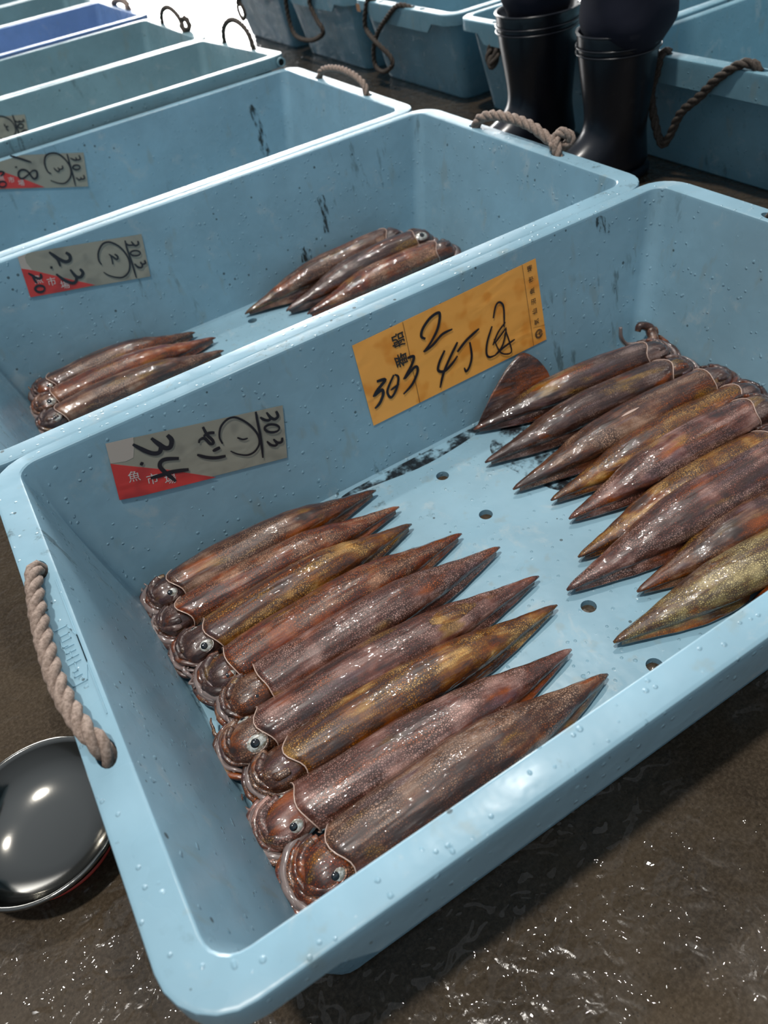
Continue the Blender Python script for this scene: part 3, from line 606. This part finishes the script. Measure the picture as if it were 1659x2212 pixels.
c8 = lc('farthest crate of the near row, cut by the top left corner of the photo', -0.040, 4.370, 4.960, M_crate_far)
# rope handles (local coordinates: centre of the crate base)
ZR = RIM
def handle(c, side, arc, out, mat, r=0.0075, sag=0.0, hy=0.12):
    x = side * 0.5155; P = [(x, hy, ZR - 0.014)]
    for k in range(9):
        th = PI * k / 8; e = abs(math.cos(th)) ** 1.15 * (1 if math.cos(th) > 0 else -1)
        P.append((x + side * out * math.sin(th), hy * e, ZR + 0.002 + arc * math.sin(th) ** 0.8))
    P.append((x, -hy, ZR - 0.014))
    return rope('rope_handle', P, r, mat, c)
h = rope('rope_handle', [(-0.5155, 0.120, ZR - 0.014), (-0.516, 0.118, ZR + 0.004), (-0.520, 0.100, ZR + 0.011), (-0.526, 0.055, ZR + 0.012), (-0.530, 0.0, ZR + 0.011), (-0.530, -0.045, ZR + 0.010),
                         (-0.524, -0.090, ZR + 0.010), (-0.517, -0.114, ZR + 0.008), (-0.5155, -0.121, ZR - 0.014)], 0.0085, M_rope, c1)
handle(c1, 1, 0.02, 0.02, M_rope_dark)
k2 = rope('rope_handle', [(0.5155, 0.120, ZR - 0.012), (0.517, 0.110, ZR + 0.012), (0.522, 0.075, ZR + 0.026), (0.526, 0.02, ZR + 0.030), (0.528, -0.035, ZR + 0.026), (0.530, -0.075, ZR + 0.014), (0.530, -0.100, ZR + 0.008)], 0.0095, M_rope, c2)
rope('knot', [(0.5155, -0.122, ZR - 0.012), (0.520, -0.112, ZR + 0.010), (0.530, -0.100, ZR + 0.022), (0.537, -0.110, ZR + 0.028), (0.545, -0.120, ZR + 0.018), (0.540, -0.112, ZR + 0.006), (0.526, -0.098, ZR + 0.006), (0.516, -0.112, ZR + 0.014)], 0.0088, M_rope, k2)
handle(c2, -1, 0.015, 0.012, M_rope)
handle(c3, 1, 0.030, 0.008, M_rope, 0.0078, hy=0.115)
handle(c4, 1, 0.062, 0.004, M_rope_dark, 0.0072, hy=0.11)
h5 = handle(c5, 1, 0.055, 0.004, M_rope_dark, 0.0078, hy=0.11)
rope('knot', [(0.520, -0.10, ZR + 0.03), (0.530, -0.12, ZR + 0.034), (0.528, -0.14, ZR + 0.012), (0.512, -0.13, ZR + 0.006), (0.512, -0.11, ZR + 0.02)], 0.009, M_rope_dark, h5)
handle(c6, 1, 0.022, 0.01, M_rope, 0.012, hy=0.10)
handle(c7, 1, 0.03, 0.01, M_rope_dark)
# moulded mark on the near crate's left rim
def raised(name, polys, parent, wd=0.0012, z=RIM, hgt=0.0007):
    bm = bmesh.new()
    for P in polys:
        for a, b in zip(P, P[1:]):
            A = Vector((a[0], a[1], z + 0.0001)); B = Vector((b[0], b[1], z + 0.0001)); d = (B - A).normalized(); s = Vector((-d.y, d.x, 0)) * wd * 0.5
            A -= d * wd * .5; B += d * wd * .5
            lo = [bm.verts.new(p - Vector((0, 0, .0004))) for p in (A + s, B + s, B - s, A - s)]; hi = [bm.verts.new(p + Vector((0, 0, hgt))) for p in (A + s * .7, B + s * .7, B - s * .7, A - s * .7)]
            bm.faces.new(hi)
            for k in range(4): bm.faces.new((lo[k], lo[(k + 1) % 4], hi[(k + 1) % 4], hi[k]))
    return from_bm(name, bm, M_crate, parent, smooth=False)
mk = [[(-.5285, .095), (-.5285, -.085)], [(-.5045, .095), (-.5045, -.085)],
      [(-.5215, .030), (-.5095, .030), (-.5045, .012), (-.5045, -.022), (-.5095, -.042), (-.5215, -.042), (-.5265, -.022), (-.5265, .012), (-.5215, .030)],
      [(-.5175, .020), (-.5100, .020), (-.5100, .013), (-.5175, .013)], [(-.5190, .016), (-.5190, .006), (-.5150, .006)], [(-.5100, .004), (-.5180, .004), (-.5180, -.003), (-.5100, -.003)],
      [(-.5145, .000), (-.5145, -.010)], [(-.5090, -.010), (-.5190, -.010)], [(-.5090, -.017), (-.5190, -.017)], [(-.5140, -.017), (-.5140, -.027), (-.5180, -.027), (-.5180, -.033), (-.5120, -.033)]]
raised('moulded_mark', mk, c1)['label'] = 'raised hexagonal maker mark'
# ---------------------------------------------------------------- right row
RROW = 'crates in the far row across the aisle'
XR = 1.5165; RW = 0.520
rr = [('far row crate right of the boots, its dark rope handle hanging in a V', 0.705, 0), ('far row crate mostly hidden behind the two boots', 1.299, 1), ('far row crate left of the boots, rope hanging in a crossed loop', 1.895, 2),
      ('far row crate with a rope hanging in a wide U over its end', 2.495, 3), ('farthest visible crate of the far row, cut by the top edge, pale and glistening', 3.095, 4)]
rc = []
for lab, y0, i in rr:
    c = crate(lab, XR, y0, RW, M_crate_right, group=RROW, bot=0.046); c['x0'] = XR; rc.append(c)
crate('far row crate at the right edge of the photo, beyond the V shaped rope', XR, 0.108, RW, M_crate_right, group=RROW, bot=0.046)
def hang(c, i, P, r=0.0085, name='rope_handle', dx=0.0):
    o = c.location
    pts = [(1.49 - 0.012 + dx + (q[3] if len(q) > 3 else 0) - o.x, q[1] - o.y, q[2] + RIM) for q in P]
    return rope(name, pts, r, M_rope_dark, c)
a = -0.5155
hang(rc[0], 0, [(0, 1.078, 0.000, 0.024), (0, 1.082, 0.006, 0.008), (0, 1.087, -0.029), (0, 1.098, -0.076), (0, 1.080, -0.130), (0, 1.054, -0.172), (0, 1.034, -0.151), (0, 1.009, -0.099), (0, .966, -0.060), (0, .927, -0.020), (0, .887, 0.008, 0.006), (0, .862, 0.010, 0.016), (0, .850, -0.006, 0.024)], 0.0095)
hang(rc[1], 1, [(0, 1.62, -0.004, 0.024), (0, 1.60, 0.020, 0.034), (0, 1.55, 0.028, 0.045), (0, 1.50, 0.012, 0.035), (0, 1.49, -.01, 0.024)], 0.0085)
hang(rc[1], 1, [(0, 1.685, -0.045, 0.018), (0, 1.690, -0.075, 0.004), (0, 1.675, -0.098), (0, 1.660, -0.075, 0.004), (0, 1.665, -0.048, 0.018)], 0.011, 'knot')
hang(rc[2], 2, [(0, 2.310, -0.004, 0.024), (0, 2.325, 0.006, 0.006), (0, 2.353, -0.052), (0, 2.348, -0.084), (0, 2.266, -0.109, -.012), (0, 2.217, -0.143), (0, 2.215, -0.17), (0, 2.274, -0.194), (0, 2.323, -0.184), (0, 2.321, -0.135), (0, 2.282, -0.084), (0, 2.218, -0.039), (0, 2.141, 0.004, 0.004), (0, 2.085, -0.004, 0.024)], 0.0078)
hang(rc[3], 3, [(0, 2.930, -0.004, 0.024), (0, 2.945, 0.006, 0.004), (0, 2.957, -0.108), (0, 2.922, -0.159), (0, 2.805, -0.162), (0, 2.699, -0.135), (0, 2.678, -0.111), (0, 2.714, -0.085), (0, 2.747, -0.03), (0, 2.70, 0.006, 0.006), (0, 2.69, -.004, 0.024)], 0.0085)
hang(rc[4], 4, [(0, 3.42, -0.004, 0.024), (0, 3.434, 0.004, 0.004), (0, 3.454, -0.086), (0, 3.469, -0.121), (0, 3.44, -0.153), (0, 3.405, -0.133), (0, 3.409, -0.107), (0, 3.428, -0.083), (0, 3.40, 0.004, 0.004), (0, 3.39, -.004, .024)], 0.0078)
bm = bmesh.new(); q = [bm.verts.new((-0.5345, y, z)) for y, z in ((0.252, RIM - 0.012), (0.228, RIM - 0.012), (0.226, RIM - 0.034), (0.250, RIM - 0.034))]
bm.faces.new(q); from_bm('label_remnant', bm, simple('faded_orange_scrap', (0.42, 0.22, 0.11), 0.7), rc[2], smooth=False)
# ---------------------------------------------------------------- labels on the crates
grey_label(c1, 'l1'); grey_label(c2, 'l2', 10.0); grey_label(c3, 'l3', 14.0); grey_label(c4, 'l4', 10.5)
d = LABELS['or']
ob = patch(c1, 'orange_label', d['quad'], 0.0010, M_orange, c1); ob['label'] = 'orange paper label with large black handwriting'
text_print(c1, 'printed_text', d['txt'][:2], 215, (0, -1), (1, 0), 0.0016, M_print, ob, 0.018)
text_print(c1, 'market_name', d['txt'][2:], 96, (0, -1), (1, 0), 0.0016, M_print, ob, 0.008)
strokes(c1, 'handwriting', d['st'], 0.0018, M_ink, ob)
lx, lh = d['logo']; cr_ = [(14, [(lx + 66 * math.cos(a), lh + 66 * math.sin(a)) for a in [0.2 + 2 * PI * k / 24 for k in range(24)]])]
cr_ += [(10, [(lx + 50 * math.cos(a), lh + 50 * math.sin(a)) for a in [0.2 + 2 * PI * k / 24 for k in range(25)]])] + [(9, [(lx, lh), (lx - 45 * math.cos(b), lh + 45 * math.sin(b))]) for b in (0.0, 2.2, -2.2)]
strokes(c1, 'round_emblem', cr_, 0.0016, M_print, ob)
text_print(c1, 'emblem_character', [('場', (lx + 18, lh))], 50, (0, -1), (1, 0), 0.0020, M_print, ob)
# ---------------------------------------------------------------- squid in the near crate
FZ = 0.0135
GL = 'squid in the left rank of the near crate'; GR = 'squid in the right rank of the near crate'
#        label, opening, tip, R, skin, head skin, kwargs
LS = [
 ('squid lying along the far wall, first of the left rank, silver-rimmed eye', (0.099, 0.540), (0.402, 0.541), 0.0275, 'brown', dict(headlen=0.85, eye=0.85)),
 ('reddish squid second from the far wall in the left rank, dark head without visible eye', (0.092, 0.489), (0.410, 0.490), 0.0265, 'red', dict(eye=0.5, headlen=0.8)),
 ('tan-streaked squid with purple tip, third from the far wall in the left rank', (0.106, 0.432), (0.405, 0.450), 0.0280, 'gold', dict(eye=1.0, headlen=1.0, head_sk='dark')),
 ('rusty squid fourth from the far wall in the left rank, curled arms beside its head', (0.110, 0.375), (0.447, 0.392), 0.0285, 'red', dict(eye=0.8, headlen=0.8, arms=10)),
 ('mauve squid in the middle of the left rank, narrow sleepy eye', (0.131, 0.329), (0.471, 0.341), 0.0285, 'pink', dict(eye=0.7, headlen=1.1, head_sk='brown')),
 ('long squid with a big round white-ringed eye and a pale spot on its back', (0.106, 0.276), (0.478, 0.272), 0.0285, 'pink', dict(eye=1.18, headlen=1.05, head_sk='brown', spots=[(0.66, 0.1, 0.17, 0.9, 'gold')])),
 ('golden-yellow squid, third from the front rim in the left rank', (0.118, 0.226), (0.466, 0.224), 0.0275, 'gold', dict(eye=0.4, headlen=1.0, head_sk='brown')),
 ('mauve-bellied squid, second from the front rim, rounded arms round a silver eye', (0.101, 0.172), (0.437, 0.166), 0.0290, 'pink', dict(eye=0.95, headlen=1.1, head_sk='pink', bend=-0.004)),
 ('squid nearest the front rim in the left rank, rippled dark red arms', (0.110, 0.110), (0.446, 0.118), 0.0320, 'brown', dict(eye=0.95, headlen=1.0, arms=12, armlen=1.3, head_sk='red')),
]
for i, (lab, o, tp, R, sk, kw) in enumerate(LS):
    squid(lab, GL, o, tp, R, sk, 11 + i, FZ, eye_side=-1, curl=-1, **kw)
RS = [
 ('squid against the far wall in the right rank with one fin raised on the wall', (0.880, 0.512), (0.590, 0.560), 0.0270, 'dark', dict(fin_up=1.15, lift=0.008)),
 ('second squid from the far wall in the right rank, mauve and dull', (0.878, 0.462), (0.557, 0.487), 0.0280, 'dark', dict(head_sk='dark')),
 ('third squid from the far wall in the right rank, pale tear on its back', (0.893, 0.400), (0.552, 0.416), 0.0290, 'brown', dict(lift=0.004, spots=[(0.42, -0.2, 0.09, 0.12, 'edge')])),
 ('short orange-brown squid fourth from the far wall in the right rank', (0.900, 0.352), (0.577, 0.366), 0.0270, 'gold', dict()),
 ('purplish tan squid with a cut pale open end, fifth from the far wall', (0.872, 0.309), (0.572, 0.324), 0.0290, 'pink', dict(lift=0.010)),
 ('dark-spotted squid with a rusty tip just behind the largest one', (0.850, 0.255), (0.536, 0.266), 0.0280, 'gold', dict()),
 ('largest squid of the right rank, stout, its tip beside a drain hole', (0.868, 0.215), (0.490, 0.234), 0.0340, 'pink', dict(lift=0.006)),
 ('reddish squid between the largest squid and the pale yellow one', (0.850, 0.160), (0.552, 0.182), 0.0280, 'brown', dict()),
 ('pale yellow-bellied squid in the right rank by the front rim', (0.810, 0.105), (0.480, 0.145), 0.0300, 'pale', dict()),
 ('reddish squid mostly hidden by the front rim, beyond the pale yellow one', (0.860, 0.070), (0.585, 0.083), 0.0250, 'red', dict()),
]
for i, (lab, o, tp, R, sk, kw) in enumerate(RS):
    kw.setdefault('eye', 0.5); kw.setdefault('armlen', 1.35); kw.setdefault('arms', 8)
    sq = squid(lab, GR, o, tp, R, sk, 41 + i, FZ, eye_side=1, curl=1, **kw)
    if i == 0:      # pale tentacle and arm tips curling up the wall beside its head
        bpy.context.view_layer.update(); inv = sq.matrix_world.inverted()
        def up(name, pts, r, mat):
            P = [inv @ Vector((x * 1e-4, 0.596 - 0.152 * h * 1e-4 - dy, RIM - h * 1e-4)) for x, h, dy in pts]
            bm = bmesh.new(); tube_into(bm, crom(P, 6), lambda u: r * (0.55 + 0.45 * min(1, u * 1.6)), 10); from_bm(name, bm, mat, sq)
        up('tentacle', [(8883, 1774, .004), (8883, 1950, .004), (8983, 2110, .005), (9150, 2150, .012), (9300, 2150, .022), (9350, 2170, .034)], .0050, M_membrane)
        up('arm', [(9242, 1992, .004), (9296, 1917, .004), (9440, 1990, .008), (9430, 2080, .016), (9350, 2170, .030)], .0088, SK['brown'])
        up('arm', [(9420, 2030, .010), (9560, 2080, .012), (9600, 2150, .018), (9560, 2200, .030), (9450, 2230, .045)], .0105, SK['brown'])
G2 = 'squid at the left end of the second crate'; G3 = 'squid at the right end of the second crate'
for i, (lab, o, tp, R, sk, kw) in enumerate([
 ('squid along the far wall at the left end of the second crate', (0.082, 1.172), (0.362, 1.178), 0.0290, 'brown', dict(head_sk='dark', headlen=0.8, eye=0.8)),
 ('middle squid at the left end of the second crate, rusty with a greenish tip', (0.074, 1.116), (0.386, 1.127), 0.0290, 'red', dict(head_sk='brown', headlen=0.9)),
 ('squid at the left end of the second crate, half hidden by the near rim', (0.070, 1.058), (0.380, 1.070), 0.0290, 'brown', dict(head_sk='dark', headlen=0.9))]):
    squid(lab, G2, o, tp, R, sk, 71 + i, FZ, **kw)
for i, (lab, o, tp, R, sk, kw) in enumerate([
 ('squid along the far wall at the right end of the second crate, head tipped up', (0.800, 1.165), (0.470, 1.176), 0.0300, 'brown', dict(lift=0.02, head_sk='dark', tip_z=0.006, eye=0.6)),
 ('second squid at the right end of the second crate, eye showing', (0.835, 1.110), (0.536, 1.115), 0.0300, 'dark', dict(lift=0.022, eye=1.3)),
 ('third squid at the right end of the second crate, close to the near rim', (0.850, 1.055), (0.562, 1.072), 0.0300, 'red', dict(lift=0.01, eye=0.5))]):
    squid(lab, G3, o, tp, R, sk, 81 + i, FZ, eye_side=1, curl=1, **kw)
# ---------------------------------------------------------------- steel bowl on the floor
def lathe(name, prof, mat, parent, n=72):
    bm = bmesh.new(); prev = None
    for r, z in prof:
        rg = [bm.verts.new((r * math.cos(2 * PI * k / n), r * math.sin(2 * PI * k / n), z)) for k in range(n)] if r > 1e-6 else [bm.verts.new((0, 0, z))]
        if prev:
            m = max(len(prev), len(rg))
            for k in range(m):
                f = []
                for q in (prev[k % len(prev)], prev[(k + 1) % len(prev)], rg[(k + 1) % len(rg)], rg[k % len(rg)]):
                    if q not in f: f.append(q)
                if len(f) > 2: bm.faces.new(f)
        prev = rg
    return from_bm(name, bm, mat, parent)
bowl = thing('steel_bowl', 'shallow stainless steel bowl on the wet floor, left of the near crate', 'bowl', (-0.134, 0.320, 0.0))
lathe('dish', [(0, .004), (.035, .005), (.062, .012), (.078, .026), (.085, .042), (.0875, .046), (.0905, .046), (.091, .043), (.087, .040), (.080, .024), (.064, .009), (.036, .0012), (0, .001)], M_steel, bowl)
lathe('base_ring', [(.060, .0), (.0675, .0), (.071, .007), (.066, .008), (.060, .006), (.060, 0)], M_redring, bowl)
# ---------------------------------------------------------------- person in the aisle
def sec_mesh(name, secs, mat, parent, n=32, sub=1, cap=True):
    """secs: (z, cx, cy, a, b, power) horizontal slices; a along the foot (local x), b across"""
    bm = bmesh.new(); R_ = []
    for s in secs:
        z, cx, cy, a, b = s[:5]; pw = s[5] if len(s) > 5 else 1.0; tl = s[6] if len(s) > 6 else 0.0
        rg = []
        for k in range(n):
            th = 2 * PI * k / n; c, q = math.cos(th), math.sin(th)
            x = a * (abs(c) ** pw) * (1 if c >= 0 else -1); y = b * (abs(q) ** pw) * (1 if q >= 0 else -1)
            rg.append(bm.verts.new((cx + x, cy + y * (1 - 0.18 * max(0, -c) if pw < 1 else 1), z + tl * c)))
        R_.append(rg)
    for a_, b_ in zip(R_, R_[1:]):
        for k in range(n): bm.faces.new((a_[k], a_[(k + 1) % n], b_[(k + 1) % n], b_[k]))
    if cap: bm.faces.new(R_[0]); bm.faces.new(R_[-1])
    o = from_bm(name, bm, mat, parent)
    if sub: m = o.modifiers.new('smooth', 'SUBSURF'); m.levels = sub; m.render_levels = sub
    return o
person = thing('person', 'person standing in the aisle in navy trousers tucked into dark rubber boots', 'person', (1.395, 1.26, 0))
def boot(cx, cy, ang, sc, top):
    e = bpy.data.objects.new('rubber_boot', None); COL.objects.link(e); e.parent = person
    e.location = (cx - 1.395, cy - 1.26, 0); e.rotation_euler = (0, 0, ang)
    # local x = toe direction
    s = sc
    sec = [(0.018, .055, 0, .152, .050, .9), (0.035, .055, 0, .152, .052, .9), (0.06, .045, 0, .138, .050, .95), (0.085, .022, 0, .110, .049), (0.105, .005, 0, .088, .050), (0.125, -.004, 0, .077, .054), (0.15, -.006, 0, .075, .059),
           (0.19, -.004, 0, .078, .067), (0.23, -.002, 0, .082, .074), (0.27, 0, 0, .086, .080), (top - .01, 0, 0, .089, .084), (top, 0, 0, .090, .085), (top, 0, 0, .085, .080), (top - 0.04, 0, 0, .083, .078)]
    sh = sec_mesh('boot_shaft', [(a[0], a[1] * s, a[2], a[3] * s, a[4] * s) + tuple(a[5:]) for a in sec], M_boot, e, sub=1)
    sec_mesh('sole', [(0.0, .055 * s, 0, .155 * s, .054 * s, .9), (0.006, .055 * s, 0, .158 * s, .056 * s, .9), (0.022, .055 * s, 0, .157 * s, .055 * s, .9), (0.024, .055 * s, 0, .150 * s, .050 * s, .9)], M_boot, e, sub=0)
    for zz, rr_ in ((top - 0.028, .0900), (top - 0.040, .0897), (top - 0.003, .0905)):
        bm = bmesh.new(); P = [Vector((rr_ * s * math.cos(a), rr_ * 0.945 * s * math.sin(a), zz)) for a in [2 * PI * k / 48 for k in range(48)]]
        tube_into(bm, P, 0.0017, 6, closed=True); from_bm('moulded_band', bm, M_boot, e)
    return e
A = math.radians(172)
boot(1.412, 1.400, A, 1.11, 0.326); boot(1.396, 1.122, A, 0.99, 0.318)
def trouser_secs():
    bm = bmesh.new()
    return bm
# trousers: legs, seat and waist in one mesh
def limb(bm, secs, n=28):
    R_ = []
    for z, cx, cy, a, b in secs:
        R_.append([bm.verts.new((cx + a * math.cos(2 * PI * k / n) * (1 + .05 * math.sin(5 * 2 * PI * k / n + z * 40)), cy + b * math.sin(2 * PI * k / n) * (1 + .05 * math.sin(4 * 2 * PI * k / n + z * 55)), z + .006 * math.sin(2 * 2 * PI * k / n + z * 30))) for k in range(n)])
    for a_, b_ in zip(R_, R_[1:]):
        for k in range(n): bm.faces.new((a_[k], a_[(k + 1) % n], b_[(k + 1) % n], b_[k]))
    bm.faces.new(R_[0]); bm.faces.new(R_[-1])
bm = bmesh.new()
def leg(cx, cy, z0, f):
    cx -= 1.395; cy -= 1.26
    return [(z0 - .03, cx, cy, .070, .066), (z0 + .0, cx, cy, .080 * f, .076 * f), (z0 + .018, cx, cy, .096 * f, .091 * f), (z0 + .05, cx, cy, .099 * f, .095 * f), (z0 + .085, cx, cy, .093 * f, .090 * f), (z0 + .12, cx, cy, .097, .093),
            (z0 + .18, cx - .0, cy * .98, .095, .093), (z0 + .30, cx + .01, cy * .90, .100, .100), (z0 + .42, cx + .02, cy * .80, .108, .108), (z0 + .56, cx + .03, cy * .66, .120, .118), (z0 + .66, cx + .04, cy * .55, .130, .125)]
limb(bm, leg(1.412, 1.400, 0.324, 0.90)); limb(bm, leg(1.408, 1.112, 0.296, 1.02))
limb(bm, [(0.86, .045, 0, .120, .190), (0.92, .045, 0, .135, .205), (1.0, .045, 0, .135, .205), (1.08, .045, 0, .120, .190), (1.14, .045, 0, .115, .180)])
tr = from_bm('trousers', bm, M_cloth, person); m = tr.modifiers.new('smooth', 'SUBSURF'); m.levels = 1; m.render_levels = 1
# ---------------------------------------------------------------- ink and water on the crate floor
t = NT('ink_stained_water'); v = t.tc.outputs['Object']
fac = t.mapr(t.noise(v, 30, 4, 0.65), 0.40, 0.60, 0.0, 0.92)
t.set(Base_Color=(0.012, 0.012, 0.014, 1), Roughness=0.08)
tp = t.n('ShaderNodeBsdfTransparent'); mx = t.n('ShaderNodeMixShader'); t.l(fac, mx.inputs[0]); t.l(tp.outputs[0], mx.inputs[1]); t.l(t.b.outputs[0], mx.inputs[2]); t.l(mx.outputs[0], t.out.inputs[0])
def puddle(label, pts, z):
    bm = bmesh.new(); P = crom([(x, y, z) for x, y in pts], 5, closed=True); bm.faces.new([bm.verts.new(p) for p in P])
    lo = [bm.verts.new(p - Vector((0, 0, .0006))) for p in P]; up = list(bm.verts)[:len(P)]
    for k in range(len(P)): bm.faces.new((up[k], up[(k + 1) % len(P)], lo[(k + 1) % len(P)], lo[k]))
    bmesh.ops.triangulate(bm, faces=[f for f in bm.faces if len(f.verts) > 4])
    o = from_bm('ink_puddle', bm, t.m, smooth=False); o['label'] = label; o['category'] = 'ink stain'; o['kind'] = 'stuff'
puddle('black ink spilled between the squid tips under the raised fin', [(0.60, .530), (0.66, .548), (0.70, .50), (0.69, .43), (0.65, .36), (0.605, .385), (0.590, .44), (0.580, .49)], 0.0096)
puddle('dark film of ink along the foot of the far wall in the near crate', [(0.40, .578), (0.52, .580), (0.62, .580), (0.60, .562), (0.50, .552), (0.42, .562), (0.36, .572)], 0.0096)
# dark grime marks on the crate walls
g_ = NT('dark_grime'); v = g_.tc.outputs['Object']
fc = g_.mapr(g_.noise(g_.mapping(v, (110, 110, 32), (0, 0, 4)), 1.0, 4, 0.7), 0.46, 0.60, 0.0, 0.85)
g_.set(Base_Color=(0.02, 0.03, 0.03, 1), Roughness=0.6)
tp = g_.n('ShaderNodeBsdfTransparent'); mx = g_.n('ShaderNodeMixShader'); g_.l(fc, mx.inputs[0]); g_.l(tp.outputs[0], mx.inputs[1]); g_.l(g_.b.outputs[0], mx.inputs[2]); g_.l(mx.outputs[0], g_.out.inputs[0])
for cr, poly in ((c3, [(8290, 560), (8400, 500), (8480, 650), (8540, 1100), (8530, 1700), (8400, 1800), (8280, 1650), (8330, 1100)]),
                 (c2, [(6370, 1736), (6480, 1640), (6602, 1770), (6560, 2000), (6502, 2228), (6285, 2168), (6320, 1950)]),
                 (c2, [(7021, 829), (7110, 780), (7194, 865), (7200, 1200), (7155, 1574), (6984, 1545), (7050, 1200)]),
                 (c1, [(8707, 80), (8800, 60), (8886, 100), (9051, 380), (8900, 360), (8735, 273)])):
    st = patch(cr, 'grime_mark', poly, 0.0006, g_.m, cr); st['label'] = 'dark grime streak on the crate wall'
